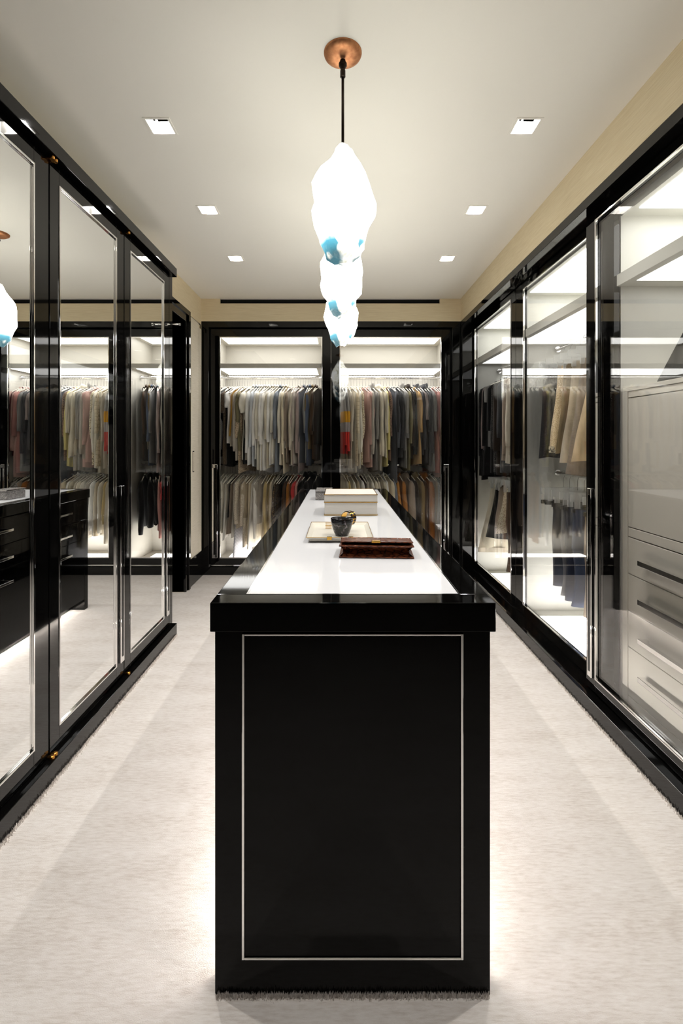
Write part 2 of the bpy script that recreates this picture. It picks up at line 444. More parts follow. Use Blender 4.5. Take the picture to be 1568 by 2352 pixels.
# ------------------------------------------------------------------ glass wardrobe on the end wall
IX0, IXP0, IXP1, IX1 = -1.275, -.17, -.128, 1.10
YI, YBK = 4.775, 5.40
ROD_Y = 5.08
gw = empty('glass_wardrobe', (0, 4.74, 0), 'black framed wardrobe with two sliding glass doors across the end wall', 'wardrobe')
MB().box(XL, XR, YB, YB+.1, HB, HT).build('header', LACQUER, gw, .0015)
MB().box(XL, XR, YB, YB+.09, 0, .08).build('plinth', LACQUER, gw, .0015)
MB().box(XL, -1.282, YB, YB+.09, .08, HB).build('jamb', LACQUER, gw, .0015)
MB().box(1.108, XR, YB, YB+.09, .08, HB).build('jamb', LACQUER, gw, .0015)
MB().box(IX0-.02, IX1+.02, YBK, YBK+.02, .05, 2.42).build('back_panel', INTERIOR, gw)
MB().box(IX0-.02, IX0, YI, YBK, .05, 2.42).build('side_panel', INTERIOR, gw)
MB().box(IX1, IX1+.02, YI, YBK, .05, 2.42).build('side_panel', INTERIOR, gw)
MB().box(IXP0, IXP1, YI, YBK, .05, 2.385).build('partition', INTERIOR, gw)
MB().box(IX0-.02, IX1+.02, YI, YBK+.02, 2.385, 2.42).build('top_panel', INTERIOR, gw)
MB().box(IX0-.02, IX1+.02, YI, YBK+.02, .05, .075).build('bottom_panel', INTERIOR, gw)
for a0, a1 in ((IX0, IXP0), (IXP1, IX1)):
    sh = MB().box(a0, a1, YI+.005, YBK, 2.048, 2.09).build('shelf', INTERIOR, gw, .0015)
    MB().box(a0+.06, a1-.06, YI+.07, YBK-.10, 2.0465, 2.0479).build('lit_underside', SHELF_PANEL, sh)
    MB().box(a0+.06, a1-.06, YI+.03, YBK-.14, 2.380, 2.3845).build('lit_ceiling', TOP_PANEL, gw)
    MB().box(a0+.10, a1-.10, YI+.06, YBK-.14, .0755, .079).build('lit_floor', FLOOR_PANEL, gw)
    for z in (2.0-.012, 1.065):
        rd = MB().tube([(a0+.012, ROD_Y, z), (a1-.012, ROD_Y, z)], .0125, 14).build('hanging_rod', CHROME, gw, smooth=True)
        for xx, s in ((a0, 1), (a1, -1)):
            MB().tube([(xx+s*.0005, ROD_Y, z), (xx+s*.014, ROD_Y, z)], .022, 16).build('rod_socket', CHROME, rd)
GD = [(-1.278, -.0835, 4.745, -1.184, -.170, (-1.262,-1.205)), (-.0815, 1.105, 4.752, .004, 1.010, (1.034,1.088))]
for x0, x1, yd, g0, g1, hd in GD:
    z0, z1, zg0, zg1 = .088, 2.425, .157, 2.347
    d = MB().ring_y(yd, yd+.028, x0, x1, z0, z1, g0-x0, x1-g1, zg0-z0, z1-zg1).build('sliding_door', LACQUER, gw, .0012)
    MB().box(g0, g1, yd+.01, yd+.016, zg0, zg1).build('glass_pane', GLASS, d)
    MB().ring_y(yd-.004, yd+.008, g0-.002, g1+.002, zg0-.002, zg1+.002, .009,.009,.009,.009).build('bead', CHROME, d, .0015)
    MB().box(hd[0], hd[1], yd-.010, yd, .158, 1.085).build('handle', CHROME, d, .004)
    MB().box(hd[0]+.018, hd[1]-.018, yd-.0115, yd-.010, .19, 1.05).build('handle_channel', LACQUER, d)

# ------------------------------------------------------------------ glass wardrobe along the side
XG1, XG2, XIN, XBK = 1.245, 1.30, 1.338, 1.95
ROD_X = 1.60
RP = [.9, 2.27, 3.52, 4.62]                 # partitions
rw = empty('glass_wardrobe', (1.25, 3.0, 0), 'long black framed wardrobe with three sliding glass doors along the side wall', 'wardrobe')
MB().box(XR, XIN-.002, YF, YB, HB+.008, HT).build('header', LACQUER, rw, .0015)
MB().box(1.20, XIN-.002, YF, YB, 0, .082).build('plinth', LACQUER, rw, .0015)
MB().box(XR+.002, 1.34, 4.64, YB-.001, .082, HB+.008).build('jamb', LACQUER, rw, .0015)
MB().box(XBK, XBK+.02, YF, YB, .05, 2.42).build('back_panel', SIDE_INTERIOR, rw)
MB().box(XIN, XBK, YF, 4.66, 2.385, 2.42).build('top_panel', SIDE_INTERIOR, rw)
MB().box(XIN, XBK, YF, 4.66, .045, .07).build('bottom_panel', SIDE_INTERIOR, rw)
for k, y in enumerate(RP):
    MB().box(XIN-.004, XBK, y, y+.04, .05, 2.385).build('partition', SIDE_INTERIOR, rw)
for a0, a1 in ((RP[0]+.04, RP[1]), (RP[1]+.04, RP[2]), (RP[2]+.04, RP[3])):
    sh = MB().box(XIN-.024, XBK, a0, a1, 2.05, 2.105).build('shelf', SIDE_INTERIOR, rw, .0015)
    MB().box(XIN+.015, XBK-.10, a0+.07, a1-.09, 2.0485, 2.0499).build('lit_underside', SIDE_SHELF_PANEL, sh)
    MB().box(XIN+.03, XBK-.10, a0+.06, a1-.085, 2.380, 2.3845).build('lit_ceiling', TOP_PANEL, rw)
    if a0 > 2:
        MB().box(XIN+.03, XBK-.12, a0+.08, a1-.12, .0705, .074).build('lit_floor', FLOOR_PANEL, rw)
        for z in (1.988, 1.085):
            ROD_X = 1.54 if a0 > 3 else 1.60
            rd = MB().tube([(ROD_X, a0+.012, z), (ROD_X, a1-.012, z)], .0125, 14).build('hanging_rod', CHROME, rw, smooth=True)
            for yy, s in ((a0, 1), (a1, -1)):
                MB().tube([(ROD_X, yy+s*.0005, z), (ROD_X, yy+s*.014, z)], .022, 16).build('rod_socket', CHROME, rd)
ROD_X = 1.60
RD = [(1.20, 2.416, XG1, 1.29, 2.329, (2.352, 2.392)), (2.27, 3.528, XG2, 2.42, 3.387, None), (3.532, 4.74, XG2, 3.63, 4.60, None)]
for y0, y1, xd, g0, g1, hd in RD:
    z0, z1, zg0, zg1 = .09, 2.434, .158, 2.392
    d = MB().ring_x(xd, xd+.028, y0, min(y1, 4.638), z0, z1, g0-y0, min(y1, 4.638)-g1, zg0-z0, z1-zg1).build('sliding_door', LACQUER, rw, .0012)
    MB().box(xd+.01, xd+.016, g0, g1, zg0, zg1).build('glass_pane', GLASS, d)
    MB().ring_x(xd-.004, xd+.008, g0-.002, g1+.002, zg0-.002, zg1+.002, .009,.009,.009,.009).build('bead', CHROME, d, .0015)
    if hd:
        MB().box(xd-.010, xd, hd[0], hd[1], .15, 1.085).build('handle', CHROME, d, .004)
        MB().box(xd-.0115, xd-.010, hd[0]+.013, hd[1]-.013, .18, 1.05).build('handle_channel', LACQUER, d)

# drawer cabinet behind the nearest glass door
dc = empty('drawer_cabinet', (1.64, 1.93, .075), 'tall greige cabinet with bar handled drawers behind the glass door', 'cabinet')
CX0, CX1 = 1.340, 1.945
MB().box(CX0+.018, CX1, .945, 2.262, .076, 1.548).build('carcass', GREIGE, dc)
MB().box(CX0-.004, CX1, .945, 2.262, 1.548, 1.567).build('top', GREIGE, dc, .0015)
for y0, y1 in ((1.62, 2.222), (.99, 1.60)):
    if y0 > 1.5:
        MB().box(CX0-.004, CX0+.018, 2.222, 2.262, .076, 1.548).build('end_stile', GREIGE, dc, .001)
        MB().box(CX0-.004, CX0+.018, 1.602, 1.618, .076, 1.548).build('mid_stile', GREIGE, dc, .001)
    MB().box(CX0, CX0+.018, y0, y1, .922, 1.515).build('flap_door', GREIGE, dc, .0015)
    MB().box(CX0, CX0+.018, y0, y1, 1.519, 1.546).build('top_rail', GREIGE, dc, .0015)
    MB().box(CX0, CX0+.018, y0, y1, .877, .918).build('mid_rail', GREIGE, dc, .0015)
    for z0, z1 in ((.706,.872), (.535,.702), (.368,.531), (.14,.364)):
        dr = MB().box(CX0, CX0+.018, y0, y1, z0, z1).build('drawer', GREIGE, dc, .0015)
        zc = z1 - .087
        hm = MB().box(CX0-.040, CX0-.020, y0+.13, y1-.13, zc-.011, zc+.011)
        hm.box(CX0-.020, CX0, y0+.13, y0+.15, zc-.009, zc+.009); hm.box(CX0-.020, CX0, y1-.15, y1-.13, zc-.009, zc+.009)
        hm.build('bar_handle', CHROME, dr, .0015)
    MB().box(CX0, CX0+.018, y0, y1, .08, .136).build('toe_rail', GREIGE, dc, .0015)

# black handbag on the cabinet
hb = empty('handbag', (1.425, 1.80, 1.567), 'black leather flap bag standing on the greige drawer cabinet', 'bag')
def taper(x0,x1,y0,y1,z0,z1,dy,dx):
    m = MB(); vs = [m.b.verts.new(q) for q in ((x0,y0,z0),(x1,y0,z0),(x1,y1,z0),(x0,y1,z0),(x0+dx,y0+dy,z1),(x1-dx,y0+dy,z1),(x1-dx,y1-dy,z1),(x0+dx,y1-dy,z1))]
    for q in ((0,3,2,1),(4,5,6,7),(0,1,5,4),(1,2,6,5),(2,3,7,6),(3,0,4,7)): m.b.faces.new([vs[i] for i in q])
    return m
taper(1.352, 1.50, 1.55, 2.05, 1.568, 1.85, .20, .03).build('bag_body', BLACK_LEATHER, hb, .008, seg=3)
taper(1.360, 1.40, 1.665, 1.935, 1.70, 1.853, .085, .014).build('flap', BLACK_LEATHER, hb, .006, seg=3)
MB().box(1.360, 1.372, 1.77, 1.83, 1.70, 1.725).build('clasp', GOLD, hb, .002)
MB().tube([(1.426, 1.77, 1.845), (1.426, 1.765, 1.90), (1.426, 1.80, 1.935), (1.426, 1.835, 1.90), (1.426, 1.83, 1.845)], .008, 10).build('bag_handle', BLACK_LEATHER, hb, smooth=True)

# ------------------------------------------------------------------ island
ISX0, ISX1, ISY0, ISY1 = -.304, .368, 1.125, 3.80
BX0, BX1, BY0, BY1 = -.296, .359, 1.14, 3.785
TZ0, TZ = .870, .9385
isl = empty('island', (.03, 2.46, 0), 'long black lacquered island with white glass top standing mid room', 'island')
MB().box(ISX0, ISX1, ISY0, ISY0+.064, TZ0, TZ).box(ISX0, ISX1, ISY1-.066, ISY1, TZ0, TZ).box(ISX0, ISX0+.074, ISY0+.064, ISY1-.066, TZ0, TZ).box(ISX1-.070, ISX1, ISY0+.064, ISY1-.066, TZ0, TZ).build('top_frame', ISLAND_LACQ, isl, .002)
MB().ring_z(TZ-.004, TZ+.0008, ISX0+.073, ISX1-.069, ISY0+.063, ISY1-.065, .004,.004,.004,.004).build('glass_bead', CHROME, isl)
MB().box(ISX0+.077, ISX1-.073, ISY0+.067, ISY1-.069, TZ-.012, TZ-.0005).build('glass_top', WHITE_GLASS, isl)
for y0, y1, s in ((BY0, BY0+.05, 0), (BY1-.05, BY1, 1)):
    e = MB().box(BX0, BX1, y0, y1, 0, TZ0).build('end_panel', ISLAND_LACQ, isl, .0015)
    if s == 0:
        MB().ring_y(BY0-.006, BY0-.0002, -.231, .294, .089, .862, .006,.006,.005,.005).build('chrome_bead', CHROME, e, .001)
        MB().box(-.224, .287, BY0-.003, BY0, .096, .856).build('inset_panel', ISLAND_LACQ, e, .001)
MB().box(BX0+.02, BX1-.02, BY0+.05, BY1-.05, .082, TZ0).build('carcass', ISLAND_LACQ, isl)
MB().box(BX0+.11, BX1-.11, BY0+.05, BY1-.05, .0, .082).build('toe_kick', ISLAND_LACQ, isl)
for x, o in ((BX0+.11, -1), (BX1-.11, 1)):
    MB().box(min(x, x+o*.004), max(x, x+o*.004), BY0+.08, BY1-.08, .045, .062).build('led_strip', KICK_LED, isl)
ncol = 4
span = (BY1-.05) - (BY0+.05)
for side in (0, 1):
    xa, xb = (BX0, BX0+.02) if side == 0 else (BX1-.02, BX1)
    for k in range(ncol):
        y0 = BY0+.05 + span*k/ncol + .002; y1 = BY0+.05 + span*(k+1)/ncol - .002
        for z0, z1 in ((.704,.862), (.558,.700), (.085,.554)):
            dr = MB().box(xa, xb, y0, y1, z0, z1).build('drawer', ISLAND_LACQ, isl, .0012)
            zc = z1-.075; ym = (y0+y1)/2
            o = -1 if side == 0 else 1
            xe = xa if side == 0 else xb
            hm = MB().box(min(xe+o*.022, xe+o*.036), max(xe+o*.022, xe+o*.036), ym-.09, ym+.09, zc-.007, zc+.007)
            for yy in (ym-.08, ym+.08):
                hm.box(min(xe, xe+o*.022), max(xe, xe+o*.022), yy-.006, yy+.006, zc-.006, zc+.006)
            hm.build('bar_pull', CHROME, dr, .001)

# ------------------------------------------------------------------ pendants
def pendant(y, seed, label):
    rnd = random.Random(seed)
    x = .0125
    t = empty('pendant_lamp', (x, y, CZ), label, 'pendant light', 'crystal pendant lamps over the island')
    MB().lathe([(.030,-.021),(.052,-.017),(.066,-.008),(.068,-.003),(.068,0)], (x, y, CZ), 40, cap1=False).build('canopy', COPPER, t, smooth=True)
    MB().lathe([(.006,-.088),(.0095,-.086),(.0095,-.064),(.0075,-.061),(.0105,-.052),(.0145,-.047),(.0145,-.038),(.010,-.034),(.010,-.027)], (x, y, CZ), 20).build('collar', BRONZE, t, smooth=False)
    MB().tube([(x, y, CZ-.08), (x, y, 2.372)], .005, 12).build('stem', BRONZE, t, smooth=True)
    MB().lathe([(.010,-.012),(.012,-.002),(.012,.010),(.006,.014)], (x, y, 2.366), 16).build('socket_cap', BRONZE, t)
    prof = [(.022,-.004),(.034,-.020),(.050,-.052),(.084,-.098),(.104,-.145),(.110,-.20),(.112,-.25),(.103,-.295),(.088,-.335),(.072,-.37),(.056,-.40),(.030,-.418)]
    seg = 10
    m = MB(); pts = []
    base = Vector((x, y, 2.378))
    tw = rnd.random()*6
    for j, (r, z) in enumerate(prof):
        for k in range(seg):
            a = 2*math.pi*(k + .5*(j % 2) + rnd.uniform(-.3,.3))/seg + tw
            rr = r*(1+rnd.uniform(-.09,.09)) if j else r
            pts.append(base + Vector((rr*math.cos(a), rr*math.sin(a), z + rnd.uniform(-.011,.011)*(j>0))))
    vs = m.grid(pts, seg, len(prof), True)
    m.b.faces.new(vs[:seg][::-1]); m.b.faces.new(vs[-seg:])
    bmesh.ops.triangulate(m.b, faces=m.b.faces)
    # chipped edges: split once and push the new points about
    old = set(m.b.verts)
    bmesh.ops.subdivide_edges(m.b, edges=m.b.edges, cuts=1, use_grid_fill=True)
    cen = base + Vector((0,0,-.2))
    for v in m.b.verts:
        if v not in old:
            d = (v.co - cen); d.z *= .3
            v.co += d.normalized()*rnd.uniform(-.0035, .0035)
    bmesh.ops.translate(m.b, verts=m.b.verts, vec=-(base - world_loc(t)))
    s = m.build('glass_shade', CRYSTAL, t)
    s.location = base - world_loc(t)
    return t
pendant(1.72, 11, 'chipped glass pendant lamp hanging nearest above the clutch end of the island')
pendant(2.47, 12, 'chipped glass pendant lamp, middle one of the row over the island')
pendant(3.22, 13, 'chipped glass pendant lamp hanging closest to the end wall wardrobe')

# ------------------------------------------------------------------ things on the island
# brown crocodile clutch lying open-gusset towards the viewer
cl = empty('clutch_bag', (.124, 1.615, TZ), 'brown crocodile leather clutch with gold clasp lying on white glass top', 'clutch', rz=math.radians(-3.5))
W = .122
def slab(x0,x1,y0,y1,za,zb,th):   # panel whose height runs from za (front) to zb (back)
    m = MB()
    vs = [m.b.verts.new(q) for q in ((x0,y0,za),(x1,y0,za),(x1,y1,zb),(x0,y1,zb),(x0,y0,za+th),(x1,y0,za+th),(x1,y1,zb+th),(x0,y1,zb+th))]
    for q in ((0,3,2,1),(4,5,6,7),(0,1,5,4),(1,2,6,5),(2,3,7,6),(3,0,4,7)): m.b.faces.new([vs[i] for i in q])
    return m
slab(-W, W, -.066, .066, .0008, .0008, .004).build('base_panel', CROC, cl, .0015)
slab(-W, W, -.064, .066, .036, .030, .004).build('top_panel', CROC, cl, .0015)
slab(-W+.004, W-.002, -.050, .068, .0475, .036, .0035).build('flap', CROC, cl, .0015)
m = MB()
for (a, bz, c2, dz) in ((-.058, .005, -.030, .020), (-.030, .020, -.056, .036)):
    m.quad((-W+.012, a, bz), (W-.014, a, bz), (W-.014, c2, dz), (-W+.012, c2, dz))
m.build('accordion_gusset', CROC, cl)
m = MB()
for s in (-1, 1):
    xo, xi = s*(W-.003), s*(W-.020)
    m.quad((xo, -.058, .005), (xo, .062, .005), (xi, .062, .019), (xi, -.045, .019))
    m.quad((xi, -.045, .019), (xi, .062, .019), (xo, .062, .031), (xo, -.056, .036))
m.build('side_gusset', CROC, cl)
m = MB().box(-W, W, .060, .069, .001, .041); m.build('spine', CROC, cl, .003)
m = MB().box(-.016, .014, -.056, -.036, .047, .054); m.build('clasp', GOLD, cl, .0025)

# shallow ivory tray with gilt edge
ty = empty('tray', (.002, 1.955, TZ), 'shallow ivory tray with fine gilt rim and gold grips on the island', 'tray')
tx0, tx1, ty0, ty1 = -.124, .126, 1.785, 2.125
m = MB()
m.ring_z(TZ+.004, TZ+.008, tx0+.012, tx1-.012, ty0+.012, ty1-.012, .01,.01,.01,.01)
m.box(tx0+.018, tx1-.018, ty0+.018, ty1-.018, TZ+.004, TZ+.009)
m.box(tx0+.03, tx1-.03, ty0+.03, ty1-.03, TZ+.0005, TZ+.004)
rim = [(tx0, tx1, ty0, ty1, TZ+.020), (tx0+.016, tx1-.016, ty0+.016, ty1-.016, TZ+.008)]
o_ = [m.b.verts.new(q) for q in ((tx0,ty0,TZ+.02),(tx1,ty0,TZ+.02),(tx1,ty1,TZ+.02),(tx0,ty1,TZ+.02))]
i_ = [m.b.verts.new(q) for q in ((tx0+.018,ty0+.018,TZ+.0085),(tx1-.018,ty0+.018,TZ+.0085),(tx1-.018,ty1-.018,TZ+.0085),(tx0+.018,ty1-.018,TZ+.0085))]
u_ = [m.b.verts.new(q) for q in ((tx0+.002,ty0+.002,TZ+.0165),(tx1-.002,ty0+.002,TZ+.0165),(tx1-.002,ty1-.002,TZ+.0165),(tx0+.002,ty1-.002,TZ+.0165))]
l_ = [m.b.verts.new(q) for q in ((tx0+.018,ty0+.018,TZ+.0035),(tx1-.018,ty0+.018,TZ+.0035),(tx1-.018,ty1-.018,TZ+.0035),(tx0+.018,ty1-.018,TZ+.0035))]
for A, B in ((o_, i_), (o_, u_), (u_, l_)):
    for k in range(4): m.b.faces.new((A[k], A[(k+1)%4], B[(k+1)%4], B[k]))
m.build('dish', TRAYMAT, ty, .0)
MB().ring_z(TZ+.0195, TZ+.0212, tx0-.0006, tx1+.0006, ty0-.0006, ty1+.0006, .0016,.0016,.0016,.0016).build('gilt_rim', GOLD, ty)
for gx in (-.037, .043):
    MB().box(gx-.009, gx+.009, ty0-.002, ty0+.010, TZ+.011, TZ+.0225).build('gold_grip', GOLD, ty, .001)

# black marbled bowl on the tray
TY = TZ + .0095
bw = empty('bowl', (.010, 1.885, TY), 'small black and grey marbled bowl standing on the ivory tray', 'bowl')
MB().lathe([(.020,.0),(.026,.001),(.031,.012),(.037,.028),(.0415,.046),(.0437,.064),(.0428,.0662),(.0405,.064),(.036,.044),(.030,.022),(.018,.008),(.004,.007)], (.010, 1.885, TY), 40, cap0=True, cap1=True).build('cup', BLACK_MARBLE, bw, smooth=True)
m = MB(); pr = [(.0415,.0645),(.0440,.0645),(.0440,.0668),(.0415,.0668)]
m.lathe(pr + [pr[0]], (.010, 1.885, TY), 40, False, False).build('rim_band', LACQUER, bw)

# gold cuff leaning behind the bowl
cf = empty('cuff_bracelet', (.036, 1.975, TY), 'wide gold cuff bracelet with dark enamel inlay leaning behind the bowl', 'bracelet')
m = MB(); N = 30; Rr, hw = .031, .017
tilt = Matrix.Rotation(math.radians(-38), 4, 'Z') @ Matrix.Rotation(math.radians(18), 4, 'Y')
ctr = Vector((.038, 1.975, TY + Rr + .020))
def cuff(m, r0, r1, a0, a1, w0, w1, n):
    ring = []
    for k in range(n+1):
        a = a0 + (a1-a0)*k/n
        for r, w in ((r0,w0),(r1,w0),(r1,w1),(r0,w1)):
            q = tilt @ Vector((r*math.cos(a)*.88, w, r*math.sin(a)))
            ring.append(m.b.verts.new(ctr + q))
    for k in range(n):
        for j in range(4):
            m.b.faces.new((ring[k*4+j], ring[k*4+(j+1)%4], ring[k*4+4+(j+1)%4], ring[k*4+4+j]))
    m.b.faces.new(ring[:4]); m.b.faces.new(ring[-4:])
cuff(m, Rr-.002, Rr, math.radians(-60), math.radians(240), -hw, hw, N)
m.build('band', GOLD, cf)
for k in range(9):
    for w0, w1 in ((-.014, -.004), (.004, .014)):
        m = MB(); a = math.radians(-30 + 25*k)
        cuff(m, Rr, Rr+.0012, a, a+math.radians(17), w0, w1, 3)
        m.build('enamel_inlay', ENAMEL, cf)

# small gold link bracelet at the back of the tray
br = empty('link_bracelet', (-.047, 2.02, TY), 'small gold openwork link bracelet lying upright behind the marbled bowl', 'bracelet')
for k in range(5):
    x = -.058 + .0052*k
    MB().ring_y(2.018, 2.022, x, x+.0042, TY+.0005, TY+.026, .0011,.0011,.0012,.0012).build('link', GOLD, br)
MB().box(-.059, -.032, 2.0185, 2.0215, TY+.012, TY+.0145).build('bar', GOLD, br)

# white box with gilt lines
bx0, bx1, by0, by1 = -.076, .193, 2.44, 2.725
wbx = empty('keepsake_box', (.058, 2.58, TZ), 'square white lidded box with three gilt edge lines on the island', 'box')
MB().box(bx0, bx1, by0, by1, TZ+.0008, TZ+.066).build('base', CREAM_BOX, wbx, .0015)
MB().box(bx0-.001, bx1+.001, by0-.001, by1+.001, TZ+.069, TZ+.106).build('lid', CREAM_BOX, wbx, .0015)
for z in (.0012, .0655, .1035):
    MB().ring_z(TZ+z, TZ+z+.0036, bx0-.0022, bx1+.0022, by0-.0022, by1+.0022, .004,.004,.004,.004).build('gilt_line', GOLD, wbx)

# marble box behind it
mbx = empty('stone_box', (-.10, 3.16, TZ), 'grey marbled lidded box with silvery edges behind the white box', 'box')
MB().box(-.153, -.045, 3.065, 3.25, TZ+.0008, TZ+.048).build('base', MARBLE, mbx, .0015)
MB().box(-.153, -.045, 3.065, 3.25, TZ+.050, TZ+.061).build('lid', MARBLE, mbx, .0015)
m = MB().ring_z(TZ+.0605, TZ+.063, -.1545, -.0435, 3.0635, 3.2515, .003,.003,.003,.003)
m.build('metal_edge', CHROME, mbx)

# ------------------------------------------------------------------ fabrics
FAB = {}
def fabric(key, rgb, pat='plain', rgb2=None, sc=1.0, rough=.9):
    m = mat('fabric_'+key, srgb(*rgb), rough, spec=.2)
    n = NT(m); c1 = srgb(*rgb); c2 = srgb(*(rgb2 or tuple(int(v*.82) for v in rgb)))
    n.b.inputs['Sheen Weight'].default_value = .15
    if pat in ('plain', 'satin'):
        a = n.n('TexNoise', Scale=1.0, Detail=3.0); n.l(n.mapping((14*sc,14*sc,5*sc)), a.inputs['Vector'])
        n.l(n.ramp(a.outputs[0], [(.3, c2), (.62, c1)]), n.b.inputs['Base Color'])
        w = n.n('TexNoise', Scale=420.0, Detail=1.0); n.l(n.tc.outputs['Object'], w.inputs['Vector'])
        if pat == 'plain': n.bump(w.outputs[0], .2, .001)
        else: n.b.inputs['Roughness'].default_value = .35
    elif pat == 'rib':
        a = n.n('TexWave', Scale=1.0, wave_type='BANDS', bands_direction='X'); n.l(n.mapping((30*sc,30*sc,0)), a.inputs['Vector'])
        n.l(n.ramp(a.outputs[1], [(.2, c2), (.7, c1)]), n.b.inputs['Base Color'])
        n.bump(a.outputs[1], .5, .003)
        mp = n.t.nodes[-1]
    elif pat == 'stripe':
        a = n.n('TexWave', Scale=1.0, wave_type='BANDS', bands_direction='DIAGONAL'); n.l(n.mapping((0,46*sc,26*sc)), a.inputs['Vector'])
        n.l(n.ramp(a.outputs[1], [(.40, c2), (.52, c1)]), n.b.inputs['Base Color'])
    elif pat == 'hstripe':
        a = n.n('TexWave', Scale=1.0, wave_type='BANDS', bands_direction='Z'); n.l(n.mapping((1,1,16*sc)), a.inputs['Vector'])
        n.l(n.ramp(a.outputs[1], [(.40, c2), (.52, c1)]), n.b.inputs['Base Color'])
    elif pat == 'check':
        a = n.n('TexChecker', Scale=95*sc); n.l(n.mapping((1,1,1)), a.inputs['Vector'])
        a.inputs['Color1'].default_value = c1; a.inputs['Color2'].default_value = c2
        n.l(a.outputs[0], n.b.inputs['Base Color'])
    elif pat == 'spots':
        a = n.n('TexVoronoi', Scale=75*sc); n.l(n.tc.outputs['Object'], a.inputs['Vector'])
        n.l(n.ramp(a.outputs[0], [(.32, c2), (.44, c1)]), n.b.inputs['Base Color'])
    elif pat == 'quilt':
        a = n.n('TexVoronoi', feature='DISTANCE_TO_EDGE', Scale=26*sc, Randomness=.25); n.l(n.tc.outputs['Object'], a.inputs['Vector'])
        n.l(n.ramp(a.outputs[0], [(.0, c2), (.12, c1)]), n.b.inputs['Base Color'])
        n.bump(a.outputs[0], .8, .006)
    elif pat == 'tweed':
        a = n.n('TexNoise', Scale=150*sc, Detail=3.0); n.l(n.tc.outputs['Object'], a.inputs['Vector'])
        n.l(n.ramp(a.outputs[0], [(.42, c2), (.58, c1)]), n.b.inputs['Base Color']); n.bump(a.outputs[0], .6, .003)
    elif pat == 'sequin':
        a = n.n('TexVoronoi', Scale=130*sc); n.l(n.tc.outputs['Object'], a.inputs['Vector'])
        n.l(n.ramp(a.outputs[0], [(.1, c2), (.5, c1)]), n.b.inputs['Base Color'])
        n.b.inputs['Roughness'].default_value = .25; n.b.inputs['Metallic'].default_value = .3; n.bump(a.outputs[0], .8, .004)
    elif pat == 'block':
        s = n.n('SeparateXYZ'); n.l(n.tc.outputs['Object'], s.inputs[0])
        mr = n.n('MapRange'); n.l(s.outputs['Z'], mr.inputs[0]); mr.inputs[1].default_value = -.16; mr.inputs[2].default_value = -.86
        n.l(n.ramp(mr.outputs[0], [(0, srgb(150,146,142)), (.26, srgb(206,150,40)), (.42, srgb(156,148,146)), (.56, srgb(196,52,44)), (.88, srgb(150,136,110))], 'CONSTANT'), n.b.inputs['Base Color'])
    FAB[key] = m
for k, c in dict(white=(238,236,232), ivory=(232,226,212), cream=(224,214,192), oatmeal=(206,196,178), beige=(190,174,148), taupe=(150,134,118), mauve=(168,150,146),
                 stone=(182,174,162), grey=(138,136,134), slate=(92,95,102), bluegrey=(128,134,144), denim=(84,94,116), charcoal=(58,58,60), black=(14,14,15), brown=(74,54,38),
                 darkbrown=(44,34,26), khaki=(138,118,84), olive=(126,118,88), mustard=(206,156,60), yellow=(224,212,142), pink=(196,160,150), rose=(182,130,122), burgundy=(84,28,32), coral=(196,62,62),
                 ochre=(146,94,36), tan=(170,120,68), caramel=(178,124,62), camel=(196,158,104), sand=(218,190,150), indigo=(26,34,54), darkdenim=(40,44,56), washdenim=(104,104,110), bluejean=(54,66,92), paleblue=(204,208,214)).items():
    fabric(k, c)
fabric('white_rib', (236,233,228), 'rib'); fabric('cream_rib', (222,214,194), 'rib'); fabric('grey_rib', (150,146,140), 'rib'); fabric('yellow_rib', (222,208,136), 'rib')
fabric('charcoal_rib', (74,74,78), 'rib'); fabric('stone_rib', (186,176,162), 'rib'); fabric('mauve_rib', (152,138,134), 'rib'); fabric('white_pleat', (234,230,222), 'rib', (196,190,180), .8)
fabric('grey_stripe', (196,196,196), 'stripe', (92,94,98)); fabric('pin_stripe', (214,212,214), 'stripe', (160,158,166), .7)
fabric('brown_print', (196,176,150), 'spots', (74,50,36), 1.7); fabric('leopard', (214,200,170), 'spots', (52,42,34), 1.3); fabric('dark_print', (92,76,60), 'spots', (26,22,20), 1.6)
fabric('quilted', (220,206,178), 'quilt', (176,160,130)); fabric('cable', (218,206,184), 'quilt', (176,164,140), 1.6)
fabric('brown_tweed', (150,122,104), 'tweed', (70,54,46)); fabric('grey_tweed', (190,188,182), 'tweed', (40,40,40)); fabric('boucle', (228,206,168), 'tweed', (196,168,124)); fabric('boucle_ivory', (222,212,196), 'tweed', (178,164,142), 1.2)
fabric('houndstooth', (200,198,194), 'check', (16,16,16), 1.8); fabric('black_tweed', (70,68,66), 'tweed', (14,14,14))
fabric('sequin', (40,34,30), 'sequin', (150,120,80)); fabric('pearls', (226,214,188), 'spots', (120,100,72), 2.2); fabric('colour_block', (150,146,142), 'block')
fabric('satin_cream', (230,216,188), 'satin'); fabric('satin_gold', (196,172,118), 'satin'); fabric('satin_white', (238,234,226), 'satin'); fabric('leather_tan', (166,112,58), 'satin'); fabric('suede', (140,84,34))
fabric('feather', (14,11,10), 'tweed', (4,3,3), .5); fabric('hanger_cream', (232,226,208), 'satin'); fabric('red_trim', (190,50,48)); fabric('fringe', (44,40,44), 'tweed', (220,208,180), .4)
HANGER = mat('cream_plastic', srgb(228,222,206), .4)
HOOK = mat('steel_wire', srgb(150,148,144), .3, 1.0)
BLACK_CLIP = mat('black_clip', (.01,.01,.01,1), .4)

# ------------------------------------------------------------------ garment makers (local: y across the shoulders, x through the cloth, z down from the rod)
SHZ, SHY = -.165, .195         # where the shoulder ends
def ztop(s, drop): return -.088 - drop*abs(s)**1.15

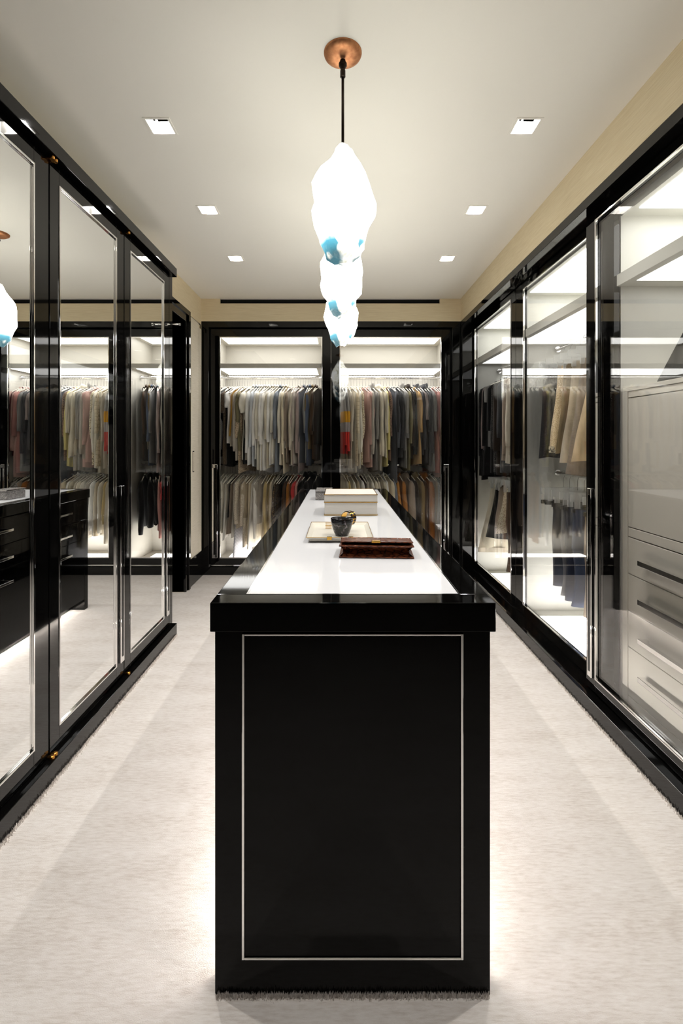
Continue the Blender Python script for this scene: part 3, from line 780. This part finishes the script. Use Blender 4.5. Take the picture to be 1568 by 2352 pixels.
def body_mesh(rnd, L, w1, th, drop=.085, sleeve=True, fold=.006, nf=3, flare=1.0, asym=0.0, w0=SHY):
    m = MB(); nu, nv = 15, 13; ph = rnd.random()*6; ph2 = rnd.random()*6
    for side in (1, -1):
        pts = []
        for j in range(nv):
            t = j/(nv-1)
            for i in range(nu):
                s = -1 + 2*i/(nu-1)
                z0 = ztop(s, drop); zb = -.088 - L + asym*s*.5 + .012*math.sin(3*s+ph2)
                pinch = 1 - .10*math.sin(math.pi*min(1, t*1.35))*(1 if sleeve else .4)
                wy = (w0*(1-t) + w1*t)*pinch
                y = s*wy
                z = z0*(1-t) + zb*t
                prof = max(0.0, 1-s*s)**.5
                thick = th*(.55+.45*min(1, t*3))*(1 + (flare-1)*t)
                x = side*thick*prof*(.9 + .1*math.sin(5*s+ph)) + fold*(.25+t)*math.sin(nf*s*math.pi*.8 + ph + 1.5*t)*(.6+.4*math.sin(7*t+ph2))
                if abs(s) == 1: x = fold*(.25+t)*math.sin(nf*s*math.pi*.8 + ph + 1.5*t)*(.6+.4*math.sin(7*t+ph2))
                pts.append((x, y, z))
        m.grid(pts, nu, nv)
    bmesh.ops.remove_doubles(m.b, verts=m.b.verts, dist=1e-6)
    return m

def sleeve_mesh(rnd, sgn, L, wid=.052, th=.014, x0=0.0, swing=0.0, cuff=.7, bell=1.0):
    m = MB(); nu, nv = 10, 11; ph = rnd.random()*6
    pts = []
    xs_ = x0; lean = rnd.uniform(-.012, .012)
    for j in range(nv):
        t = j/(nv-1)
        cy = sgn*(SHY - .018 + .020*math.sin(t*1.6) + swing*t)
        cz = SHZ + .022 - L*t
        wd_ = wid*(1-t) + wid*cuff*t
        if bell != 1.0: wd_ *= 1 + (bell-1)*math.sin(math.pi*t)**2
        hh = th*(.8+.35*math.sin(math.pi*t)) + .002*math.sin(9*t+ph)
        cx = xs_*min(1, t*2.5) + lean*t + .004*math.sin(8*t+ph)
        if j == 0: wd_ *= .7; hh *= .6
        for i in range(nu):
            a = 2*math.pi*i/nu
            pts.append((cx + hh*math.sin(a), cy + wd_*math.cos(a)*.75, cz + (.016*math.cos(a)*sgn*-1 if j == 0 else 0)))
    vs = m.grid(pts, nu, nv, True)
    m.b.faces.new(vs[:nu][::-1]); m.b.faces.new(vs[-nu:])
    return m

def collar_mesh(kind, rnd):
    m = MB(); n_ = 14; rows = {'shirt': [(.052,.016,-.100),(.050,.020,-.066),(.062,.024,-.082)], 'roll': [(.058,.022,-.108),(.056,.028,-.070),(.060,.030,-.052),(.048,.022,-.062)],
                               'crew': [(.066,.014,-.106),(.062,.018,-.090),(.058,.014,-.096)], 'fur': [(.075,.030,-.125),(.080,.040,-.085),(.062,.034,-.056),(.045,.02,-.075)],
                               'hood': [(.085,.030,-.14),(.09,.045,-.10),(.07,.04,-.06),(.04,.02,-.08)]}[kind]
    pts = []
    for ry, rx, z in rows:
        for k in range(n_):
            a = 2*math.pi*k/n_
            pts.append((rx*math.sin(a)*(1+rnd.uniform(-.06,.06)), ry*math.cos(a), z + .012*math.cos(2*a)*(1 if kind != 'shirt' else 1.4) + rnd.uniform(-.003,.003)))
    m.grid(pts, n_, len(rows), True)
    return m

def trouser_mesh(rnd, L, w_top, w_leg, th):
    parts = []
    hip = MB(); nu, nv = 12, 5
    pts = []
    for j in range(nv):
        t = j/(nv-1)
        for i in range(nu):
            a = 2*math.pi*i/nu
            pts.append((th*(1+.3*t)*math.sin(a), (w_top*(1-t)+w_leg*2.02*t)*math.cos(a), -.17 - .24*t))
    hip.grid(pts, nu, nv, True); parts.append(('hip', hip))
    for s in (-1, 1):
        m = MB(); pts = []; ph = rnd.random()*6; nv2 = 11
        for j in range(nv2):
            t = j/(nv2-1)
            for i in range(nu):
                a = 2*math.pi*i/nu
                w = w_leg*(1.0-.22*math.sin(t*math.pi*.8)+.12*t)
                pts.append((th*1.25*math.sin(a) + .012*math.sin(5*t+ph), s*(w_leg*1.0 + .01*math.sin(4*t+ph)) + w*math.cos(a), -.40 - (L-.24)*t))
        vs = m.grid(pts, nu, nv2, True); m.b.faces.new(vs[-nu:]); parts.append(('leg', m))
    return parts

# hanger meshes, shared
def hook_pts(z_end):
    pts = []
    for k in range(9):
        a = math.radians(200 - 30*k)
        pts.append((0, .0165*math.cos(a), .0165*math.sin(a) - .001))
    pts += [(0, .004, -.030), (0, 0, -.040), (0, 0, z_end)]
    return pts
def lib_mesh(mb, name, material, smooth=True):
    o = mb.build(name, material, None, smooth=smooth); me = o.data; bpy.data.objects.remove(o); return me
DROP = .03                     # hangers sit this much lower on their hooks
HOOK_ME = lib_mesh(MB().tube(hook_pts(-.104), .0016, 6), 'hook', HOOK)
hm = MB()
hm.tube([(0, s*.2*t, -.072 - .088*t**1.15) for s in (1,) for t in (-0.0, .15, .35, .6, .85, 1.0)], [.0055,.005,.0045,.0045,.0045,.003], 8)
hm.tube([(0, -.2*t, -.072 - .088*t**1.15) for t in (0.0, .15, .35, .6, .85, 1.0)], [.0055,.005,.0045,.0045,.0045,.003], 8)
ARM_ME = lib_mesh(hm, 'arms', HANGER)
hm = MB().box(-.003, .003, -.17, .17, -.118, -.072)
CLIPBAR_ME = lib_mesh(hm, 'bar', ACRYLIC_CLEAR, False)
CLIP_ME = []
for s in (-1, 1):
    c_ = MB().box(-.006, .006, s*.13-.016, s*.13+.016, -.178, -.118)
    CLIP_ME.append(lib_mesh(c_, 'clip', ACRYLIC_CLEAR, False))
BCLIP_ME = lib_mesh(MB().box(-.008, .008, -.165, .165, -.185, -.160), 'grip_strip', BLACK_CLIP, False)

ORD = ('zeroth first second third fourth fifth sixth seventh eighth ninth tenth eleventh twelfth thirteenth fourteenth fifteenth sixteenth seventeenth eighteenth nineteenth twentieth '
       'twenty-first twenty-second twenty-third twenty-fourth twenty-fifth twenty-sixth twenty-seventh twenty-eighth twenty-ninth thirtieth thirty-first thirty-second thirty-third thirty-fourth '
       'thirty-fifth thirty-sixth thirty-seventh thirty-eighth thirty-ninth fortieth').split()

def part(name, mb, m, root, smooth=True):
    me = lib_mesh(mb, name, m, smooth)
    return link_copy(name, me, root)

def garment(kind, f, loc, rz, label, cat, group, seed, L=.70, sl='long', collar='crew', th=.017, w1=.20, trim=None, bell=1.0, sgn_front=1, fold=.006):
    rnd = random.Random(seed)
    root = empty(kind, loc, label, cat, group, rz)
    fm = FAB[f]
    if kind in ('jeans', 'trousers'):
        for nm, mb in trouser_mesh(rnd, L, .155, .082, .022): part(nm, mb, fm, root)
        part('waistband', waistband(), fm, root)
        for ch in root.children: ch.location.z = -DROP
        return root
    if kind == 'skirt':
        part('panel', body_mesh(rnd, L, w1, th*1.6, drop=.0, sleeve=False, fold=.014, nf=4, w0=.14), fm, root)
        part('waistband', band_mesh(-.112, .142, .012), fm, root)
        if trim: part('hem_trim', hem_mesh(-.088-L, w1, th*1.6), FAB[trim], root)
        for ch in root.children: ch.location.z = -.062 - DROP
        return root
    part('torso' if kind != 'dress' else 'bodice', body_mesh(rnd, L, w1, th, sleeve=sl != 'none', fold=fold, w0=SHY if sl != 'none' else .15, asym=rnd.uniform(-.03,.03)), fm, root)
    if sl != 'none':
        ls = {'long': rnd.uniform(.40,.66), 'short': rnd.uniform(.15,.22), 'elbow': rnd.uniform(.27,.33)}[sl]
        wid = .056 if sl == 'long' else .066
        for sg in (-1, 1):
            part('sleeve', sleeve_mesh(rnd, sg, min(ls, max(.2, L+.02)), wid*rnd.uniform(.9,1.12), th*.85+.002, x0=rnd.uniform(.004,.012)*sgn_front, cuff=.72, bell=bell), fm, root)
    if collar: part('collar', collar_mesh(collar, rnd), FAB[trim] if trim else fm, root)
    for ch in root.children: ch.location.z = -DROP
    return root

def waistband():
    m = MB(); n_ = 14; pts = []
    for z in (-.205, -.165):
        for k in range(n_):
            a = 2*math.pi*k/n_; pts.append((.0235*math.sin(a), .158*math.cos(a), z))
    m.grid(pts, n_, 2, True); return m
def band_mesh(z, w, th):
    m = MB(); n_ = 14; pts = []
    for zz in (z, z+.032):
        for k in range(n_):
            a = 2*math.pi*k/n_; pts.append((th*math.sin(a), w*math.cos(a), zz))
    m.grid(pts, n_, 2, True); return m
def hem_mesh(z, w, th):
    m = MB(); n_ = 16; pts = []
    for zz, e in ((z+.03, 0), (z-.012, .002)):
        for k in range(n_):
            a = 2*math.pi*k/n_; pts.append(((th*1.15+e)*math.sin(a), (w+.004)*math.cos(a), zz))
    m.grid(pts, n_, 2, True); return m

def hanger(loc, rz, label, group, clip=False, black=False):
    root = empty('clothes_hanger', loc, label, 'hanger', group, rz)
    link_copy('hook', HOOK_ME, root)
    if clip:
        link_copy('bar', CLIPBAR_ME, root, (0,0,-DROP))
        for c_ in CLIP_ME: link_copy('clip', c_, root, (0,0,-DROP))
        if black: link_copy('grip_strip', BCLIP_ME, root, (0,0,-DROP))
    else:
        link_copy('arms', ARM_ME, root, (0,0,-DROP))
    return root

# kind, fabric, description, L, sleeve, collar, extra
def G(kind, f, d, L=.70, sl='long', col='crew', **kw): return (kind, f, d, L, sl, col, kw)
UL = [G('blouse','dark_print','dark brown print blouse',.66,'short'), G('top','grey_stripe','grey diagonal striped sleeveless top',.66,'none',None,w1=.24), G('top','black','black sleeveless top',.72,'none',None),
      G('blouse','dark_print','black lace blouse with brown edge',.80,'short'), G('top','black','black sleeveless shift top',.82,'none',None), G('blouse','white','white cap sleeve top',.60,'short'),
      G('top','mustard','mustard silk top',.5,'none',None), G('top','oatmeal','pale beige sleeveless knit',.62,'none',None), G('sweater','stone','pale grey long sleeved knit',.76), G('tunic','olive','olive beige tunic',.66,'elbow'),
      G('blouse','brown_print','long brown and cream dotted blouse',.88,'long',None), G('top','black','thin black top',.78,'none',None), G('blouse','ivory','ivory puff sleeve blouse with gold flecks',.74,'short',bell=1.5),
      G('shirt','white','crisp white shirt with pointed collar',.80,'long','shirt'), G('shirt','paleblue','bluish white shirt',.82,'long','shirt'), G('shirt','white','white shirt with raised collar',.74,'long','shirt'),
      G('shirt','ivory','ivory shirt',.86,'long','shirt'), G('shirt','white','white shirt',.86,'long','shirt'), G('shirt','ivory','ivory linen shirt',.82,'long','shirt'), G('shirt','white','white tunic shirt',.88,'long','shirt'),
      G('shirt','cream','cream shirt',.84,'long','shirt'), G('shirt','white','white poplin shirt',.82,'long','shirt'), G('shirt','ivory','ivory shirt with wide cuff',.78,'long','shirt'), G('shirt','bluegrey','blue grey chambray shirt',.86,'long','shirt'),
      G('shirt','ivory','ivory silk shirt',.80,'long','shirt'), G('shirt','satin_cream','cream satin shirt',.88,'long','shirt'), G('blouse','taupe','taupe crinkled blouse',.80,'long','crew'), G('tunic','stone','stone grey wide sleeve tunic',.62,'long','crew',bell=1.3),
      G('cardigan','oatmeal','oatmeal cardigan with pale edge',.80), G('cardigan','mauve','mauve grey cardigan',.80), G('shirt','stone','stone shirt',.78,'long','shirt'), G('blouse','mauve','dusty mauve blouse',.86),
      G('shirt','slate','slate blue denim shirt',.80,'long','shirt'), G('shirt','grey','grey chambray shirt',.78,'long','shirt'), G('shirt','denim','blue denim shirt with raised collar',.80,'long','shirt'), G('shirt','khaki','khaki rolled sleeve shirt',.66,'short','shirt'),
      G('shirt','brown','dark brown shirt',.76,'long','shirt'), G('jacket','darkbrown','very dark brown jacket',.60)]
UR = [G('sweater','colour_block','colour block sweater in gold, grey and red',.80), G('sweater','colour_block','slimmer colour block sweater in grey and red',.82), G('sweater','oatmeal','oatmeal fine knit sweater',.84), G('sweater','cream_rib','cream ribbed sweater',.90),
      G('jacket','quilted','cream jacket quilted in rings',.82,'long','crew',w1=.23), G('cardigan','ivory','ivory cardigan with gold edge',.86), G('cardigan','leopard','cream and black leopard cardigan',.80), G('cardigan','pink','pale pink cardigan',.78),
      G('sweater','pink','dusty pink sweater',.82), G('sweater','stone','pale stone sweater',.72), G('sweater','grey_rib','grey ribbed roll neck sweater',.86,'long','roll'), G('tunic','stone_rib','stone ribbed tunic',.88), G('cardigan','cream','cream cardigan with fleece collar',.70,'long','fur'),
      G('cardigan','cream_rib','cream ribbed cardigan',.72), G('sweater','yellow_rib','pale yellow ribbed sweater',.82), G('jacket','brown_tweed','brown flecked tweed jacket',.74), G('cardigan','slate','long slate cardigan',1.0), G('cardigan','charcoal','charcoal cardigan',.80),
      G('sweater','charcoal','charcoal wool sweater',.72), G('sweater','grey','mid grey sweater',.64), G('sweater','grey_rib','grey cable roll neck sweater',.84,'long','roll'), G('cardigan','olive','olive grey cardigan',.86), G('jacket','darkbrown','dark brown jacket with shawl collar',.74,'long','fur'),
      G('jacket','black','black short jacket',.70), G('sweater','camel','camel swing sweater',.80,'long','crew',w1=.24), G('sweater','charcoal_rib','charcoal ribbed roll neck sweater',.70,'long','roll'), G('sweater','mauve_rib','mauve ribbed dolman sweater',.62,'elbow','crew'), G('sweater','charcoal','charcoal hooded sweater',.80,'long','hood'),
      G('sweater','charcoal_rib','dark slate funnel neck sweater',.82,'long','roll'), G('cardigan','grey','grey brown cardigan',.86), G('sweater','rose','dusty rose sweater',.88), G('cardigan','pink','rose beige cardigan',.92), G('cardigan','burgundy','burgundy cardigan',.70), G('blouse','pink','pale pink blouse',.66)]
LL = [G('top','ivory','ivory peplum top',.55,'none',None), G('blouse','ivory','ivory ruffled blouse',.66,'short'), G('dress','white_pleat','ivory tiered pleated dress',.74,'none',None,w1=.23), G('dress','oatmeal','oatmeal sheath dress with white piping',.70,'none',None),
      G('top','black','black camisole',.5,'none',None), G('dress','taupe','taupe wrap dress',.68,'none',None,w1=.22), G('dress','ivory','ivory sleeveless dress',.72,'none',None), G('dress','pin_stripe','long lilac grey diagonal pinstripe dress',.88,'none',None,w1=.26),
      G('jacket','boucle_ivory','ivory boucle jacket with beaded edge',.62), G('dress','boucle_ivory','ivory tweed coat dress',.82,'long'), G('blouse','beige','beige short blouse',.5,'short'), G('dress','satin_cream','cream satin dress',.80,'none',None), G('dress','satin_white','white satin gown',.86,'none',None,w1=.24),
      G('blouse','satin_white','white silk blouse',.74,'long'), G('tunic','stone','grey knit tunic with drooping hem',.56,'elbow'), G('dress','satin_cream','cream long gown',.86,'none',None,w1=.23), G('blouse','satin_gold','pale gold bishop sleeve blouse',.62,'long','crew',bell=1.4), G('dress','satin_gold','gold satin dress',.78,'none',None),
      G('blouse','beige','beige blouse',.70), G('dress','oatmeal','oatmeal slip dress',.78,'none',None), G('jacket','sequin','black sequinned jacket',.72), G('dress','darkbrown','dark brown dress',.80,'none',None), G('dress','black','black dress',.80,'none',None), G('jacket','brown','brown jacket',.66),
      G('jacket','ochre','ochre suede jacket',.66), G('dress','stone','stone slip dress',.74,'none',None), G('blouse','coral','coral red blouse',.62,'short'), G('blouse','rose','rose pink blouse',.64,'long'), G('jacket','feather','black feather jacket',.58,'long','fur',th=.03),
      G('jacket','feather','black shaggy jacket',.62,'long','fur',th=.032), G('jacket','feather','black fringed jacket',.60,'long','crew',th=.028)]
LR = [G('blouse','oatmeal','oatmeal blouse',.66), G('blouse','satin_gold','sand satin blouse',.62), G('blouse','ivory','ivory blouse',.66), G('blouse','beige','beige printed blouse',.64), G('shirt','white','white shirt',.68,'long','shirt'), G('top','burgundy','white top with red strap',.56,'none',None),
      G('blouse','stone','stone blouse',.66), G('blouse','ivory','ivory silk blouse',.68), G('blouse','cream','cream blouse',.66), G('blouse','oatmeal','oatmeal linen blouse',.66), G('blouse','cream_rib','cream pleated blouse',.64), G('shirt','white','white linen shirt',.70,'long','shirt'),
      G('blouse','satin_cream','peach cream blouse',.64), G('shirt','bluegrey','blue grey shirt',.70,'long','shirt'), G('jacket','caramel','tan suede jacket',.74,'long','shirt',th=.022), G('jacket','leather_tan','caramel leather biker jacket',.66,'long','shirt',th=.024), G('coat','taupe','taupe padded puffer coat',.82,'long','hood',th=.036,fold=.012),
      G('coat','darkbrown','dark brown coat',.84,'long','shirt'), G('coat','khaki','beige shearling coat',.82,'long','fur',th=.024), G('coat','brown','brown wool coat',.84), G('coat','suede','cognac fur coat',.86,'long','fur',th=.032), G('coat','taupe','long taupe coat with pale edge',.86,'long','shirt'),
      G('coat','houndstooth','black and white houndstooth coat',.86,'long','crew'), G('coat','grey_tweed','grey flecked tweed coat',.84,'long','crew'), G('coat','black','black long coat',.80)]

def hang_row(row, x0, x1, z, lean, place, group, up, seed, cluster=None):
    k = len(row)
    rnd = random.Random(seed)
    ths = [max(.014, g[6].get('th', .017)) + (.004 if g[4] != 'none' else 0) for g in row]
    tot = sum(ths); acc = 0
    for i, g in enumerate(row):
        kind, f, d, L, sl, col, kw = g
        acc += ths[i]/2; x = x0 + (x1-x0)*acc/tot; acc += ths[i]/2
        x += rnd.uniform(-.003,.003)
        rz = math.radians(lean + rnd.uniform(-7,7))
        nth = ORD[i+1]
        loc = (x, ROD_Y, z)
        garment(kind, f, loc, rz, f'{d}, {nth} from left, {place}', kind, group, seed*100+i, L, sl, col, sgn_front=(1 if lean > 0 else -1), **kw)
        hanger(loc, rz, f'cream hanger, {nth} from left, {place}', 'hangers on ' + place)
LL = [g if i == 7 else g[:3] + (g[3]*.86,) + g[4:] for i, g in enumerate(LL)]
LR = [g[:3] + (g[3]*.92,) + g[4:] for g in LR]
# positive turn about z carries the front end (-y) towards +x
hang_row(UL, -1.245, -.20, 2.0+.004-.012, -13, 'end wardrobe upper left rod', 'clothes on the upper rod, left half of end wardrobe', True, 3)
hang_row(UR, .012, 1.08, 2.0+.004-.012, 12, 'end wardrobe upper right rod', 'clothes on the upper rod, right half of end wardrobe', True, 4)
hang_row(LL, -1.235, -.20, 1.065+.004, -14, 'end wardrobe lower left rod', 'clothes on the lower rod, left half of end wardrobe', False, 5)
hang_row(LR, .010, 1.08, 1.065+.004, 13, 'end wardrobe lower right rod', 'clothes on the lower rod, right half of end wardrobe', False, 6)

# side wardrobe: garments face along the room; quarter turn puts their front edge towards the doors
Q = math.pi/2
M2U = [G('skirt','charcoal','charcoal pencil skirt',.62,w1=.17), G('skirt','black_tweed','dark tweed skirt',.60,w1=.19), G('skirt','boucle','cream boucle skirt with black fringed hem',.56,w1=.20,trim='fringe'), G('skirt','khaki','khaki pleated skirt',.58,w1=.20),
       G('skirt','beige','beige linen skirt',.62,w1=.215), G('skirt','taupe','taupe lace skirt',.70,w1=.235), G('skirt','sand','sand suede flared skirt',.62,w1=.27), G('skirt','white','white straight skirt',.5,w1=.18)]
M2L = [None, None, G('jeans','darkdenim','dark grey blue jeans',.56), G('jeans','washdenim','faded grey jeans',.58), G('jeans','indigo','deep indigo jeans',.60), G('jeans','bluejean','mid blue jeans',.60),
       G('trousers','taupe','taupe cargo trousers',.62), G('trousers','white','white jeans',.58)]
M3U = [G('coat','black','black wool maxi coat',.88,w1=.22), G('dress','black','long black crepe dress',.90,'long',w1=.21), G('blouse','mauve','mauve tweed blouse',.62,'long'), G('coat','black','black long coat',.88,w1=.22), G('blouse','grey','grey ruffled blouse',.60,'short'), G('dress','black','black wool dress',.86,'long'), G('dress','black_tweed','black tweed dress',.84,'long'), G('coat','darkbrown','dark brown long coat',.86),
       G('coat','charcoal','charcoal coat',.80), G('sweater','taupe','taupe swing sweater',.72,'long','crew',w1=.23), G('sweater','oatmeal','oatmeal swing sweater',.74,'long','crew',w1=.23)]
M3L = [G('skirt','cream','cream embroidered flared skirt',.60,w1=.26,trim='oatmeal'), G('skirt','black','black beaded skirt',.46,w1=.23), G('skirt','taupe','taupe lace mini skirt',.34,w1=.18), G('skirt','pearls','pearl studded skirt',.38,w1=.215), G('trousers','brown','brown trousers',.66), G('skirt','black_tweed','dark grey tweed skirt',.50,w1=.19)]
def side_row(row, ys, z, place, group, seed, clip, black, rx=ROD_X):
    rnd = random.Random(seed)
    for i, (g, y) in enumerate(zip(row, ys)):
        rz = -Q + math.radians(rnd.uniform(-6,6))
        nth = ORD[i+1]
        loc = (rx, y, z + .004)
        if g is None:
            hanger(loc, rz, f'empty clear clip hanger, {nth} from corner, {place}', 'hangers on ' + place, clip, black)
            continue
        kind, f, d, L, sl, col, kw = g
        garment(kind, f, loc, rz, f'{d}, {nth} from corner, {place}', kind, group, seed*100+i, L, sl, col, **kw)
        hanger(loc, rz, f'{"clear clip" if clip else "cream"} hanger, {nth} from corner, {place}', 'hangers on ' + place, clip, black)
side_row(M2U, [3.43, 3.33, 3.20, 3.11, 2.99, 2.90, 2.77, 2.62], 1.988, 'middle side bay upper rod', 'skirts on the upper rod, middle bay of side wardrobe', 21, True, False)
side_row(M2L, [3.42, 3.33, 3.22, 3.13, 3.04, 2.95, 2.82, 2.70], 1.085, 'middle side bay lower rod', 'trousers on the lower rod, middle bay of side wardrobe', 22, True, True)
side_row(M3U, [4.56, 4.52, 4.47, 4.40, 4.33, 4.25, 4.17, 4.08, 3.98, 3.87, 3.77], 1.988, 'corner side bay upper rod', 'clothes on the upper rod, corner bay of side wardrobe', 23, False, False, 1.54)
side_row(M3L, [4.42, 4.30, 4.20, 4.08, 3.95, 3.80], 1.085, 'corner side bay lower rod', 'skirts on the lower rod, corner bay of side wardrobe', 24, True, False, 1.54)
